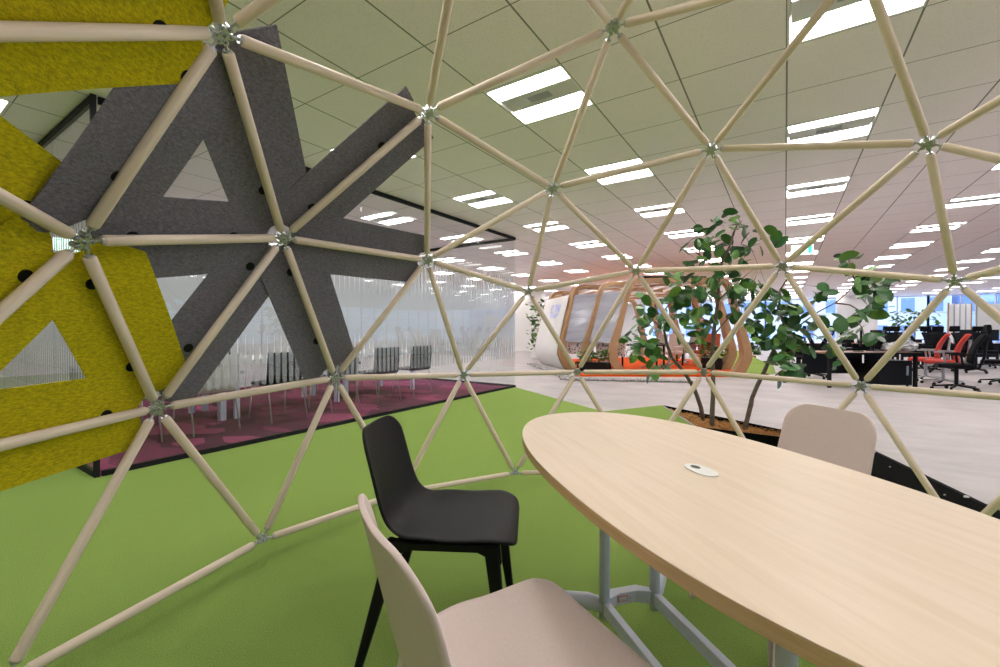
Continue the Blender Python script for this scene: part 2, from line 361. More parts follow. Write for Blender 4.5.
# exit sign on that wall
es = mat('exit_sign_green', (.02, .45, .25), .5, emit=(.05, .9, .5), es=1.6); esw = mat('exit_sign_white', (.9, .95, .9), .5, emit=(.8, 1, .9), es=2.6)
def exit_sign(loc, rz, label, h=.2, wd=.36, rods=0):
    t = thing('exit_sign', label, 'exit sign', loc, rz)
    MB().box((0, 0, 0), (wd, .04, h)).build('case', M['white'], t, bevel=.004)
    MB().box((0, -.022, 0), (wd * .94, .004, h * .88)).build('lit_face', esw, t)
    m = MB(); m.box((-.06, -.026, 0), (.012, .003, h * .7)).box((-.13, -.026, 0), (.012, .003, h * .7)).box((-.095, -.026, h * .33), (.08, .003, .012))
    m.ball((.0, -.026, .055), .015, 8, 6).bar((.0, -.026, .04), (.012, -.026, -.01), .024, .004).bar((.012, -.026, -.01), (.05, -.026, -.05), .014, .004).bar((.01, -.026, -.01), (-.03, -.026, -.055), .014, .004).bar((.0, -.026, .03), (.045, -.026, .01), .01, .004).bar((0, -.026, .03), (-.035, -.026, .0), .01, .004)
    m.box((.12, -.026, 0), (.06, .003, h * .7)); m.build('running_figure_pictogram', es, t)
    if rods: MB().tube([(-.12, 0, h/2), (-.12, 0, rods)], .006, 8).tube([(.12, 0, h/2), (.12, 0, rods)], .006, 8).build('hanging_rod', M['white'], t)
    return t
q = pd(70, 243, 6.0); exit_sign((GXL + .03, q.y + .05, 2.3), math.pi / 2, 'green and white exit sign on the wall inside the meeting room')
q = pd(802, 250, 8.1); exit_sign((q.x, q.y, q.z), YAW - .5, 'small lit exit sign hanging from the ceiling above the tree', rods=CEIL - q.z)

# stacking chairs in the meeting room
M['chrome'] = mat('chrome', (.80, .80, .82), .22, .6, spec=.8)
def conf_chair(label, sh, loc, rz):
    t = thing('stacking_chair', label, 'chair', loc, rz, 'chairs along the meeting tables')
    s_ = MB(); s_.box((0, .0, .445), (.46, .42, .035)); s_.build('seat', sh, t, bevel=.015)
    b_ = MB(); b_.add(*curved_back(.49, .44, .825)); o = b_.build('backrest', sh, t, smooth=True); md = o.modifiers.new('s', 'SOLIDIFY'); md.thickness = .015
    for sx in (-1, 1):
        MB().tube([(sx*.21, .2, .43), (sx*.225, .24, 0)], .009, 8).build('leg', M['chrome'], t, True)
        MB().tube([(sx*.21, -.19, .78), (sx*.215, -.17, .45), (sx*.225, -.27, 0)], .009, 8).build('leg', M['chrome'], t, True)
    MB().tube([(-.21, -.16, .42), (.21, -.16, .42)], .008, 8).tube([(-.21, .18, .42), (.21, .18, .42)], .008, 8).build('frame', M['chrome'], t)
    return t
def curved_back(wd, z0, z1):
    vs, fs = [], []; n, m = 8, 5
    for j in range(m + 1):
        for i in range(n + 1):
            u = (i / n - .5); vs.append((u * wd, -.19 - .05 * (1 - (2*u)**2) - .04 * j / m, z0 + (z1 - z0) * j / m))
    for j in range(m):
        for i in range(n): k = j * (n + 1) + i; fs.append((k, k + 1, k + n + 2, k + n + 1))
    return vs, fs
ch = conf_chair('black stacking chair with chrome legs, nearest of the four black ones behind the glass', M['black'], (-5.25, 2.98, .004), math.pi / 2)
for y_, l in ((3.78, 'second'), (4.56, 'third'), (5.3, 'farthest')):
    dup(ch, (-5.25, y_, .004), math.pi / 2, 'black stacking chair with chrome legs, %s of the four black ones behind the glass' % l)
cw = conf_chair('white stacking chair behind the glass, next to the nearest black one', mat('white_shell', (.75, .68, .68), .5), (-5.3, 2.2, .004), math.pi / 2)
dup(cw, (-5.35, 1.5, .004), math.pi / 2, 'white stacking chair in the near corner of the glass room')
dup(cw, (-7.15, 4.4, .004), -math.pi / 2, 'white stacking chair on the far side of the middle meeting table')
dup(ch, (-7.15, 3.2, .004), -math.pi / 2, 'black stacking chair on the far side of the nearer meeting table')
dup(ch, (-7.15, 5.4, .004), -math.pi / 2, 'black stacking chair on the far side, at the end of the farther meeting table')
def conf_table(y0, y1, label):
    t = thing('meeting_table', label, 'table', (-6.1, (y0 + y1) / 2, .004), 0, 'white meeting tables')
    l = (y1 - y0); MB().box((0, 0, .705), (.9, l, .03)).build('tabletop', M['white'], t, bevel=.006)
    for sx in (-1, 1):
        for sy in (-1, 1): MB().box((sx*.42, sy*(l/2-.06), .345), (.05, .06, .69)).build('leg', M['white_metal'], t)
for y0, y1, l in ((1.35, 2.6, 'white meeting table nearest the corner of the glass room'), (2.64, 4.2, 'white meeting table in the middle of the row behind the glass'), (4.24, 5.8, 'white meeting table at the far end of the row behind the glass')): conf_table(y0, y1, l)

# ---------------------------------------------------------------- geodesic dome
kS = 1.01; DC = Vector((-.0847 * kS, 1.3087 * kS, 1.11 - .6843 * kS)); DR = 2.0887 * kS; DA = 1.142
z_ = 1 / math.sqrt(5); r_ = 2 / math.sqrt(5)
V = [Vector((0,0,1))] + [Vector((r_*math.cos(a*2*math.pi/5), r_*math.sin(a*2*math.pi/5), z_)) for a in range(5)] + [Vector((r_*math.cos((a+.5)*2*math.pi/5), r_*math.sin((a+.5)*2*math.pi/5), -z_)) for a in range(5)] + [Vector((0,0,-1))]
EL = (V[0] - V[1]).length; faces = [f for f in itertools.combinations(range(12), 3) if all(abs((V[a]-V[b]).length - EL) < 1e-5 for a, b in itertools.combinations(f, 2))]
nodes, edges = [], set()
def nid(p):
    p = p.normalized()
    for i, q in enumerate(nodes):
        if (p - q).length < 1e-5: return i
    nodes.append(p); return len(nodes) - 1
for f in faces:
    a, b, c = [V[i] for i in f]; g = {}
    for i in range(4):
        for j in range(4 - i): g[i, j] = nid((a*(3-i-j) + b*i + c*j) / 3)
    for (i, j), n in g.items():
        for di, dj in ((1,0),(0,1),(-1,1)):
            if (i+di, j+dj) in g: edges.add(tuple(sorted((n, g[i+di, j+dj]))))
RM = Matrix.Rotation(DA, 3, 'Z'); W = [RM @ n * DR + DC for n in nodes]
def find(x, y, tol=14):
    best = min((i for i in range(len(W)) if px(W[i])), key=lambda i: (Vector(px(W[i])) - Vector((x, y))).length); return best
obs = [(222,33),(428,112),(553,188),(613,27),(711,149),(928,143),(283,238),(82,241),(157,408),(427,260),(528,291),(636,271),(782,266),(955,281),(335,378),(463,375),(577,372),(704,372),(861,386),(262,540),(515,473),(3,683)]
N_ = {}
for o_ in obs:
    i = find(*o_); N_[o_] = i; p = W[i]; d = -(p.x) * _s + p.y * _c; W[i] = pd(*o_, d)   # settle each joint on its measured place
N_['g2'] = find(401, 492)
dome = thing('geodesic_dome', 'open geodesic dome of pale wooden dowels joined by metal hubs, standing on green carpet', 'dome', (DC.x, DC.y, 0)); D0 = Vector((DC.x, DC.y, 0))
SR = .0175; smesh = {}
def strut_mesh(L_):
    k = round(L_, 3)
    if k not in smesh:
        m = MB(); m.tube([(0,0,0),(0,0,.006),(0,0,k-.006),(0,0,k)], [SR*.8, SR, SR, SR*.8], 18); smesh[k] = m.mesh('strut', M['dowel'])
        for p in smesh[k].polygons: p.use_smooth = len(p.vertices) == 4
    return smesh[k]
live = [i for i in range(len(W)) if W[i].z > -.02]; GAP = .052
es_ = [(i, j) for i, j in edges if i in live and j in live]
es_.sort(key=lambda e: 0 if all(px(W[k]) and -300 < px(W[k])[0] < 1300 and -400 < px(W[k])[1] < 1000 for k in e) else 1)
conn = {}
rest = MB(); used = set()
for n, (i, j) in enumerate(es_):
    A, B = W[i], W[j]; u = (B - A).normalized(); L_ = (B - A).length
    if (A - cam.location).length < .5 or (B - cam.location).length < .5 or ((A + B) / 2 - cam.location).length < .6: continue
    conn.setdefault(i, []).append(u); conn.setdefault(j, []).append(-u)
    if n < 96:
        o = bpy.data.objects.new('strut', strut_mesh(L_ - 2 * GAP)); C.objects.link(o); o.parent = dome
        o.location = A + u * GAP - D0; o.rotation_mode = 'QUATERNION'; o.rotation_quaternion = Vector((0,0,1)).rotation_difference(u)
    else: rest.tube([A + u*GAP - D0, B - u*GAP - D0], SR, 12)
if rest.v: o = rest.build('strut', M['dowel'], dome, True); o['kind'] = 'stuff'
for i, us in conn.items():
    m = MB(); p = W[i] - D0; n = (W[i] - DC).normalized()
    m.tube([p - n*.012, p + n*.012], .014, 12); m.tube([p - n*.022, p + n*.022], .006, 8)
    for u in us:
        ut = (u - n * u.dot(n)).normalized(); m.tube([p + ut*.021 - n*.012, p + ut*.021 + n*.012], .0095, 10)
        m.tube([p + ut*.021 - n*.019, p + ut*.021 - n*.010], .0055, 6)
        m.tube([p + u*.01, p + u*(GAP + .004)], .0048, 8); m.tube([p + u*(GAP - .006), p + u*(GAP + .001)], [.012, .014], 10)
    m.build('hub', M['steel'], dome, False)

# felt strips: each one wraps over one strut on the outside of the dome
def felt(i, j, layer, m_, label, e=.035, wd=.30, group='grey', discs=(.22, .7), ext=(0, 0), skew=(0, 0), shift=0.0, bump=.046):
    A, B = W[i], W[j]; mid = (A + B) / 2; n = (mid - DC).normalized(); u = (B - A).normalized(); L_ = (B - A).length
    n = (n - u * n.dot(u)).normalized(); v = n.cross(u); Rs = DR + .026 + layer * .0055; th = .005
    t = thing('felt_panel', label, 'felt panel', tuple(mid), 0, 'felt strips on the dome'); base = Vector(mid)
    nu, nv = 16, 8; vs, fs = [], []
    def S_(s, q, rad):
        p = A + u * s + v * q - DC; k = p.normalized(); f = 2*s/L_ - 1; return DC + k * (rad - bump * max(0, 1 - f*f)) - base
    for side, rad in ((0, Rs), (1, Rs + th)):
        for a in range(nu + 1):
            for b in range(nv + 1):
                q = (b / nv - .5) * wd + shift; s = e - ext[0] + (L_ - 2 * e + ext[0] + ext[1]) * a / nu + (skew[0] * (1 - a / nu) + skew[1] * a / nu) * q / wd
                if a == 0: s += .035 * max(0, 1 - abs(q) / .05)
                if a == nu: s -= .035 * max(0, 1 - abs(q) / .05)
                vs.append(S_(s, q, rad))
    K = (nu + 1) * (nv + 1)
    ix = lambda sd, a, b: sd * K + a * (nv + 1) + b
    for a in range(nu):
        for b in range(nv):
            fs.append((ix(0,a,b), ix(0,a,b+1), ix(0,a+1,b+1), ix(0,a+1,b))); fs.append((ix(1,a,b), ix(1,a+1,b), ix(1,a+1,b+1), ix(1,a,b+1)))
    for a in range(nu):
        fs.append((ix(0,a,0), ix(0,a+1,0), ix(1,a+1,0), ix(1,a,0))); fs.append((ix(0,a+1,nv), ix(0,a,nv), ix(1,a,nv), ix(1,a+1,nv)))
    for b in range(nv):
        fs.append((ix(0,0,b+1), ix(0,0,b), ix(1,0,b), ix(1,0,b+1))); fs.append((ix(0,nu,b), ix(0,nu,b+1), ix(1,nu,b+1), ix(1,nu,b)))
    MB().add(vs, fs).build('felt', m_, t)
    for k in discs:
        p = S_(L_ * k, .007, Rs - .001); nn = (p + base - DC).normalized()
        MB().tube([p - nn*.003, p + nn*.003], .0185, 18).build('fixing_disc', M['black'], t)
    return t
g = lambda *k: N_[k]
Yn = [i for i in range(len(W))]
n18, n17, n20, n19, n21, n49, n51 = g(82,241), g(222,33), g(283,238), g(428,112), g(427,260), g(335,378), g(157,408)
def nb(i): return [a if b == i else b for a, b in edges if i in (a, b)]
def nbdir(i, tx, ty):                         # neighbour joint of i that lies toward a pixel, even outside the frame
    o_ = px(W[i]); best, bd = None, 9
    for j in nb(i):
        k = W[i] + (W[j] - W[i]) * .25; q = px(k)
        if not q: continue
        a = math.atan2(q[1] - o_[1], q[0] - o_[0]) - math.atan2(ty - o_[1], tx - o_[0]); a = abs((a + math.pi) % (2*math.pi) - math.pi)
        if a < bd: best, bd = j, a
    return best
nA = nbdir(n17, 0, 29); nB = nbdir(n18, 0, 195); nC = nbdir(n18, 0, 315); nD = nbdir(n51, 0, 442)
fy, fg = M['felt_y'], M['felt_g']
felt(n17, nA, -3, fy, 'yellow felt strip across the top left corner, behind the topmost dowel', skew=(-.10, 0), bump=.028)
felt(n17, n18, 1, fg, 'grey felt strip slanting steeply from the top hub down to the left pentagon hub', skew=(0, .16))
felt(n18, nB, 4, fy, 'yellow felt strip at the left edge, rising from the left pentagon hub', bump=.028)
felt(n18, nC, 3, fy, 'yellow felt strip slanting down left from the left pentagon hub')
felt(n18, n51, 4, fy, 'yellow felt strip bordering the grey ones, running down to the low left hub', wd=.315, shift=-.018)
felt(n51, nD, 2, fy, 'lowest yellow felt strip, lying nearly level just above the green carpet')
felt(n18, n20, 6, fg, 'level grey felt strip joining the left pentagon hub and the grey star centre', shift=.014)
felt(n17, n20, 5, fg, 'grey felt strip dropping from the top hub to the grey star centre', wd=.33, shift=-.022)
felt(n20, n19, 4, fg, 'grey felt strip pointing up right, its tip above the dowels', e=.03, shift=.015)
felt(n20, n21, 3, fg, 'grey felt strip pointing right from the grey star centre', shift=.012)
felt(n20, n49, 5, fg, 'grey felt strip pointing down right in front of the frosted glass', wd=.315, shift=-.018)
felt(n20, n51, 7, fg, 'grey felt strip pointing down left, tucked behind the yellow one', shift=-.012)

# ---------------------------------------------------------------- table
TC = Vector((-.191, 1.298, 0)); TA, TB, TN, TT = .861, .412, 2.286, -.732
tb = thing('meeting_table', 'boat-shaped pale maple table with white metal legs inside the dome', 'table', TC, TT)
def sup(a, b, n=96):
    out = []
    for k in range(n):
        q = 2*math.pi*k/n; c, s = math.cos(q), math.sin(q)
        out.append((math.copysign(abs(c)**(2/TN), c)*a, math.copysign(abs(s)**(2/TN), s)*b))
    return out
MB().prism(sup(TA, TB), .692, .7185).build('edge_band', M['table_edge'], tb, bevel=.0015)
MB().prism(sup(TA - .0005, TB - .0005), .7185, .72).build('tabletop', M['table_top'], tb)
gr = MB(); gr.prism([(x*.055/TA, y*.03/TB) for x, y in sup(TA, TB, 32)], .720, .7235); gro = gr.build('cable_grommet', M['white'], tb, bevel=.0008)
MB().prism([(-.022 + .016*math.cos(a*math.pi/8), .011*math.sin(a*math.pi/8)) for a in range(16)], .7235, .7239).build('cable_hole', mat('dark_hole', (.05,.05,.05), .6), gro)
gl_r = mat('warning_red', (.75, .25, .22), .5)
for sx in (-1, 1):
    for sy in (-1, 1):
        MB().tube([(sx*.355, sy*.1, .10), (sx*.355, sy*.1, .69)], .0185, 20).build('column', M['white_metal'], tb, True)
        a = math.radians(42) * sy; d = Vector((sx*math.cos(a), math.sin(a), 0)); p0 = Vector((sx*.355, sy*.1, .14)); p1 = p0 + d*.43; p1.z = .035
        lg = MB().tube([p0, p0 + d*.06 + Vector((0,0,-.002)), p0.lerp(p1, .6) + Vector((0,0,.018)), p1], [.022, .025, .018, .012], 12, flat=1.15).build('foot', M['white_metal'], tb, True)
        MB().cyl(p1 + Vector((0,0,-.035)), .02, .024, 12).build('glide', M['black'], lg)
    MB().bar((sx*.350, -.105, .14), (sx*.385, -.04, .14), .012, .046).bar((sx*.385, -.045, .14), (sx*.385, .045, .14), .012, .046).bar((sx*.385, .04, .14), (sx*.350, .105, .14), .012, .046).slab([(sx*.355,-.115,.163),(sx*.40,-.05,.163),(sx*.40,.05,.163),(sx*.355,.115,.163),(sx*.345,.09,.163),(sx*.365,.035,.163),(sx*.365,-.035,.163),(sx*.345,-.09,.163)], (0,0,.006)).tube([(sx*.378,.02,.14),(sx*.374,.02,.14)], .008, 10).build('leg_bracket', M['white_metal'], tb, bevel=.003)
    MB().b2((sx*.355-.03, -.3, .674), (sx*.355+.03, .3, .692)).build('top_bracket', M['white_metal'], tb)
for sy in (-1, 1):
    MB().b2((-.34, sy*.1-.013, .118), (.34, sy*.1+.013, .162)).build('rail', M['white_metal'], tb, bevel=.003)
lb = MB(); rq = Matrix.Rotation(.0, 3, 'Z')
lb.b2((-.379, -.035, .130), (-.3765, .004, .150)); lb.build('warning_sticker', gl_r, tb)
MB().b2((-.3768, -.031, .1335), (-.3760, .000, .1465)).build('sticker_face', M['white_metal'], tb)

# ---------------------------------------------------------------- shell chairs
def shell_chair(label, sm, loc, rz, lm):
    t = thing('shell_chair', label, 'chair', loc, rz, 'moulded shell chairs around the table')
    prof = [(.250,.418),(.243,.434),(.225,.443),(.18,.447),(.12,.444),(.06,.438),(0,.431),(-.06,.427),(-.11,.428),(-.15,.436),(-.18,.453),(-.200,.48),(-.214,.515),(-.226,.56),(-.238,.61),(-.25,.66),(-.263,.715),(-.273,.755),(-.279,.778),(-.283,.796)]
    cum = [0]
    for a, b in zip(prof, prof[1:]): cum.append(cum[-1] + math.hypot(a[0]-b[0], a[1]-b[1]))
    T = cum[-1]; ns, nt_ = 46, 16; vs, fs = [], []
    def P_(s):
        for k in range(len(cum) - 1):
            if s <= cum[k+1] + 1e-9:
                f = (s - cum[k]) / (cum[k+1] - cum[k]); a, b = prof[k], prof[k+1]
                return a[0] + (b[0]-a[0])*f, a[1] + (b[1]-a[1])*f
        return prof[-1]
    ss = [T * (.5 - .5*math.cos(math.pi * i / ns)) for i in range(ns + 1)]
    for s in ss:
        y, z = P_(s); f = s / T
        Wd = .222 if f < .35 else (.222 - .020 * min(1, (f - .35) / .2) if f < .55 else .202 - .010 * (f - .55) / .45)
        r1, r2 = .085, .085
        if s < r1: Wd = Wd - r1 + math.sqrt(max(0, r1*r1 - (r1 - s)**2))
        if T - s < r2: Wd = Wd - r2 + math.sqrt(max(0, r2*r2 - (r2 - (T - s))**2))
        bk = min(1, max(0, (f - .38) / .2)); bk = bk*bk*(3-2*bk)
        for i in range(nt_ + 1):
            q = (i / nt_ * 2 - 1); x = Wd * math.sin(q * math.pi / 2) if False else Wd * q
            dish = .016 * (x/.22)**2 * (1 - bk) * (1 if f > .12 else f/.12); bell = math.exp(-((f - .43)/.13)**2) * (abs(x)/.2)**2; dish += .017*bell; wrap = .034 * (abs(x)/.2)**2.2 * bk
            vs.append((x, y + wrap + .010*bell, z + dish + .018 * bk * (1 - f) * (x/.2)**2))
    for a in range(ns):
        for b in range(nt_):
            k = a * (nt_ + 1) + b; fs.append((k, k + nt_ + 1, k + nt_ + 2, k + 1))
    o = MB().add(vs, fs).build('seat_shell', sm, t, True)
    md = o.modifiers.new('s', 'SOLIDIFY'); md.thickness = .011; md.offset = -1
    md = o.modifiers.new('b', 'SUBSURF'); md.levels = 1; md.render_levels = 1
    # legs and the apron that joins front and rear leg on each side
    for sx in (-1, 1):
        MB().bar((sx*.165, .165, .42), (sx*.205, .215, 0), .036, .050, .024, .026, up=(0,1,0)).build('leg', lm, t, bevel=.008)
        MB().bar((sx*.160, -.155, .425), (sx*.205, -.268, 0), .036, .052, .024, .026, up=(0,1,0)).build('leg', lm, t, bevel=.008)
        xx = sx * .165; po = [(-.185,.425),(.195,.425),(.20,.36),(.155,.36),(.145,.385),(.12,.397),(-.10,.397),(-.135,.385),(-.15,.355),(-.20,.36)]
        MB().slab([(xx - .016, y, z) for y, z in po], (.032, 0, 0)).build('side_apron', lm, t, bevel=.004)
    MB().b2((-.16, .14, .40), (.16, .17, .428)).b2((-.16, -.15, .395), (.16, -.12, .425)).build('cross_rail', lm, t)
    return t
bk = shell_chair('black moulded chair on the far left side of the table', M['shell_black'], (-1.022, 1.226, 0), -1.06, M['black']); bk.scale = (1, 1, .965)
bc = shell_chair('beige moulded chair closest to the viewer, cut off by the bottom edge', M['shell_beige'], (-.438, .731, 0), -.487, M['shell_beige'])
br_ = shell_chair('beige moulded chair behind the table, only its backrest showing', M['shell_beige'], (-.025, 1.955, 0), 2.40, M['shell_beige']); br_.scale = (.95, 1, 1)

# ---------------------------------------------------------------- planter with coir, its green flank, and the tree
HP = .15
P1, P3, Pn, Pa, Pf = at(663, 405, HP), at(697, 426.5, HP), at(777, 436.7, HP), at(868, 447.3, HP), at(787, 429, HP)
pl = thing('tree_planter', 'low black angular planter filled with brown coir, behind the table', 'planter', (0, 0, 0))
def wall_b(a, b, th=.02, z0=0, top=None):
    a, b = Vector(a), Vector(b); n = (b - a).cross(Vector((0,0,1))).normalized() * th
    return MB().slab([(a.x, a.y, z0), (b.x, b.y, z0), b, a], n)
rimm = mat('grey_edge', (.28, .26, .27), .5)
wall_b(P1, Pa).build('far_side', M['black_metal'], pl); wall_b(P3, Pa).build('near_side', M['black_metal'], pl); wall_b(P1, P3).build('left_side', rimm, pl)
base1 = at(603, 411.4, 0); base2 = at(640, 446, 0) ; base3 = at(700, 452, 0)
MB().add([base1, P1, P3, base2, base3, (P1.x, P1.y, 0), (P3.x, P3.y, 0)], [(0, 3, 2, 1), (3, 4, 2), (0, 1, 5), (4, 6, 2), (1, 2, 6, 5)]).build('carpeted_slope', M['green'], pl)
# coir
def lerp(a, b, t): return a + (b - a) * t
cm = MB(); nu, nv = 60, 16; vs = []
random.seed(3)
for i in range(nu + 1):
    for j in range(nv + 1):
        s = i / nu; a = lerp(P1, Pa, s); b = lerp(P3, Pa, s); p = lerp(a, b, .02 + .96*j/nv)
        vs.append((p.x, p.y, HP - .045 + random.uniform(-.018, .022) + .012*math.sin(i*.7)*math.cos(j*1.1)))
fs = [(i*(nv+1)+j, (i+1)*(nv+1)+j, (i+1)*(nv+1)+j+1, i*(nv+1)+j+1) for i in range(nu) for j in range(nv)]
co = cm.add(vs, fs).build('coir_mulch', M['soil'], pl); co['kind'] = 'stuff'
# fibres lying on the coir
fm = MB()
for k in range(900):
    s = random.random(); p = lerp(lerp(P1, Pa, s), lerp(P3, Pa, s), random.uniform(.05, .95)); a = random.uniform(0, 6.28); l = random.uniform(.02, .06)
    q0 = Vector((p.x, p.y, HP - .035 + random.uniform(0, .02))); q1 = q0 + Vector((math.cos(a)*l, math.sin(a)*l, random.uniform(-.005, .02)))
    fm.tube([q0, lerp(q0, q1, .5) + Vector((0,0,.008)), q1], .0012, 3, False)
o = fm.build('coir_fibres', M['soil'], pl); o['kind'] = 'stuff'
# long black skirting wedge to the right
A1, A2 = at(868, 449, .13), at(1030, 528, .13)
d_ = (A2 - A1).normalized(); n_ = Vector((-d_.y, d_.x, 0)); n_ = n_ if n_.dot(Vector((0,0,0)) - A1) > 0 else -n_
wd = thing('black_edge_ramp', 'long black sloping edge panel on the floor at the right, outside the dome', 'edge panel', (0, 0, 0))
B1, B2 = A1 + n_*.26, A2 + n_*.26; B1.z = B2.z = 0
C1, C2 = A1 - n_*.03, A2 - n_*.03
MB().add([A1, A2, B2, B1, (C1.x, C1.y, 0), (C2.x, C2.y, 0), C1, C2], [(0, 3, 2, 1), (6, 7, 5, 4), (0, 1, 7, 6), (3, 4, 5, 2), (0, 6, 4, 3), (1, 2, 5, 7)]).build('panel', M['black_metal'], wd)
for k in (.06, .72):
    p = lerp(A1, A2, k); MB().ball((p.x, p.y, p.z), .014, 10, 6, .6).build('bracket', M['grey_metal'], wd)
for k in (.28, .66):
    p = lerp(lerp(A1, A2, k), lerp(B1, B2, k), .2); MB().ball((p.x, p.y, p.z), .006, 8, 6).build('screw', M['grey_metal'], wd)

# tree: stems, branches and leaves
tr = thing('potted_tree', 'multi-stemmed tree with large round green leaves growing in the black planter', 'tree', at(715, 424, .1)); T0 = tr.location.copy()
def stem(pts, r0, r1, nm='stem', m_=None, n=9):
    P_ = [pd(*p) - T0 for p in pts]; rs = [r0 + (r1 - r0) * (i / (len(pts) - 1)) + random.uniform(-.0015, .002) for i in range(len(pts))]
    MB().tube(P_, rs, n).build(nm, m_ or M['bark'], tr, True)
DT = 4.75
stem([(703,421,DT),(701,408,DT),(697,396,DT),(694,388,DT),(686,375,DT),(679,366,DT),(672,358,DT),(667,345,DT+.05),(664,330,DT+.1),(659,318,DT+.1),(655,304,DT+.1)], .024, .012)
stem([(712,432,4.45),(712,415,4.45),(713,396,4.45),(713,375,4.45),(712,350,4.48),(714,330,4.5),(718,300,4.5),(719,275,4.5),(722,262,4.5),(729,248,4.5),(734,232,4.5)], .024, .011)
stem([(744,433,4.3),(747,420,4.3),(751,404,4.3),(752,398,4.3),(757,386,4.32),(764,372,4.35),(770,358,4.4),(776,345,4.4),(779,338,4.4),(784,325,4.4),(779,308,4.4),(780,290,4.4)], .024, .012)
br = [[(779,338,4.4),(800,325,4.35),(818,312,4.3),(835,303,4.25),(846,294,4.2),(856,283,4.2)], [(835,303,4.25),(850,305,4.2),(862,312,4.15),(866,322,4.1)], [(784,325,4.4),(800,330,4.5),(815,335,4.5),(825,342,4.5)],
      [(664,330,4.85),(655,322,4.8),(645,316,4.75),(637,305,4.7)], [(672,358,4.75),(665,366,4.6),(652,371,4.5)], [(667,345,4.8),(648,340,4.6),(632,342,4.5)], [(659,318,4.85),(672,300,4.9),(680,285,4.9)],
      [(719,275,4.5),(708,262,4.6),(700,255,4.6),(697,243,4.6)], [(700,255,4.6),(690,248,4.6)], [(734,232,4.5),(737,225,4.5),(742,221,4.5)], [(729,248,4.5),(738,250,4.5),(742,254,4.4)],
      [(714,330,4.5),(700,315,4.6),(690,300,4.6)], [(714,335,4.5),(728,318,4.4),(738,305,4.3),(750,290,4.2),(758,272,4.2)], [(718,300,4.5),(735,285,4.6),(752,270,4.7)], [(780,290,4.4),(790,275,4.4),(800,262,4.4)], [(779,308,4.4),(765,290,4.5),(758,280,4.5)],
      [(764,372,4.35),(775,380,4.2),(782,378,4.1)], [(770,358,4.4),(790,352,4.2),(806,345,4.1)], [(856,283,4.2),(850,268,4.2),(848,255,4.2)]]
bm_ = MB()
for b in br:
    P_ = [pd(*p) - T0 for p in b]; bm_.tube(P_, [.009 - .005 * i / (len(b) - 1) for i in range(len(b))], 6)
bm_.build('branches', M['twig'], tr, True)
leaf = MB(); random.seed(11)
def add_leaf(p, dirn, size, wdt=None, roll=0):
    dirn = dirn.normalized(); up = Vector((0,0,1)) + Vector((random.uniform(-.6,.6), random.uniform(-.6,.6), 0)) ; side = dirn.cross(up)
    if side.length < .1: side = Vector((1,0,0))
    side.normalize(); nrm = side.cross(dirn).normalized(); wdt = wdt or size * random.uniform(.6, .78)
    q = Quaternion(dirn, roll); side = q @ side; nrm = q @ nrm; vs = []; n = 7
    prof = [(0, .02), (.12, .62), (.3, .94), (.5, 1), (.7, .88), (.87, .55), (1, .03)]
    bend = random.uniform(.08, .3); cup = random.uniform(.05, .2)
    for t_, w_ in prof:
        c = p + dirn * size * t_ - nrm * size * bend * t_ * t_; hw = w_ * wdt / 2
        for e_ in (-1, -.5, 0, .5, 1): vs.append(c + side * hw * e_ + nrm * hw * cup * abs(e_) + nrm * size*.012*math.sin(t_*14)*abs(e_))
    leaf.add(vs, [(i*5+j, i*5+j+1, (i+1)*5+j+1, (i+1)*5+j) for i in range(n-1) for j in range(4)])
# crown: where the leaves hang, as clusters (pixel, radius, depth, how many)
cl = [(727,220,11,4.5,6),(720,236,17,4.5,12),(705,236,12,4.6,6),(694,250,12,4.6,6),(744,226,14,4.5,7),(752,245,14,4.5,6),(762,238,14,4.6,7),(738,262,15,4.5,9),(716,250,14,4.5,8),(775,246,10,4.6,3),
      (700,282,22,4.6,16),(680,285,18,4.8,12),(725,285,18,4.4,14),(748,290,18,4.4,14),(690,305,18,4.7,10),(710,312,18,4.5,9),(672,305,18,4.8,11),(652,300,14,4.8,7),(662,325,13,4.8,6),(645,318,12,4.7,6),(742,312,18,4.4,13),(765,305,20,4.4,16),(770,325,20,4.4,14),(758,335,14,4.4,8),(785,300,14,4.4,7),(790,318,14,4.4,9),
      (632,342,10,4.5,7),(640,328,9,4.6,5),(652,345,9,4.6,5),(655,358,9,4.5,4),(636,355,8,4.5,4),(652,371,7,4.4,3),(668,371,5,4.4,2),(700,330,12,4.5,5),(684,338,7,4.6,2),
      (780,345,14,4.3,9),(795,335,14,4.4,8),(808,318,16,4.3,7),(820,330,13,4.3,6),(782,362,12,4.2,9),(794,370,8,4.2,5),(782,380,6,4.1,2),(806,345,10,4.3,5),(835,345,9,4.2,3),(848,338,9,4.2,3),(835,358,9,4.2,4),(845,318,8,4.1,2),(824,292,9,4.2,4),(812,290,5,4.2,1),
      (858,318,10,4.0,3),(872,330,10,4.0,3),(876,310,9,4.0,3),(878,300,9,4.0,3),(868,288,12,4.1,6),(850,266,10,4.2,4),(844,260,7,4.2,3),(872,275,10,4.1,4),(888,283,9,4.0,3),(858,256,4,4.2,1),(862,290,9,4.1,3),(880,290,7,4.0,2)]
for cx, cy, rr, dd, n in cl:
    for k in range(int(n * (1.4 if cy > 258 else .95)) + 1):
        a = random.uniform(0, 6.28); q = rr * math.sqrt(random.random()); dz = random.uniform(-.28, .28)
        p = pd(cx + q*math.cos(a), cy + q*math.sin(a), dd + dz) - T0; cc = pd(cx, cy - rr*.3, dd) - T0
        dr = Vector((random.uniform(-1,1), random.uniform(-1,1), random.uniform(-1.0, .45))) + (p - cc).normalized() * .5
        sz = random.uniform(.10, .165) * (1.12 if dd < 4.15 else 1); add_leaf(p - dr.normalized()*sz*.5, dr, sz, roll=random.uniform(-.7, .7))
o = leaf.build('foliage', M['leaf'], tr, True)

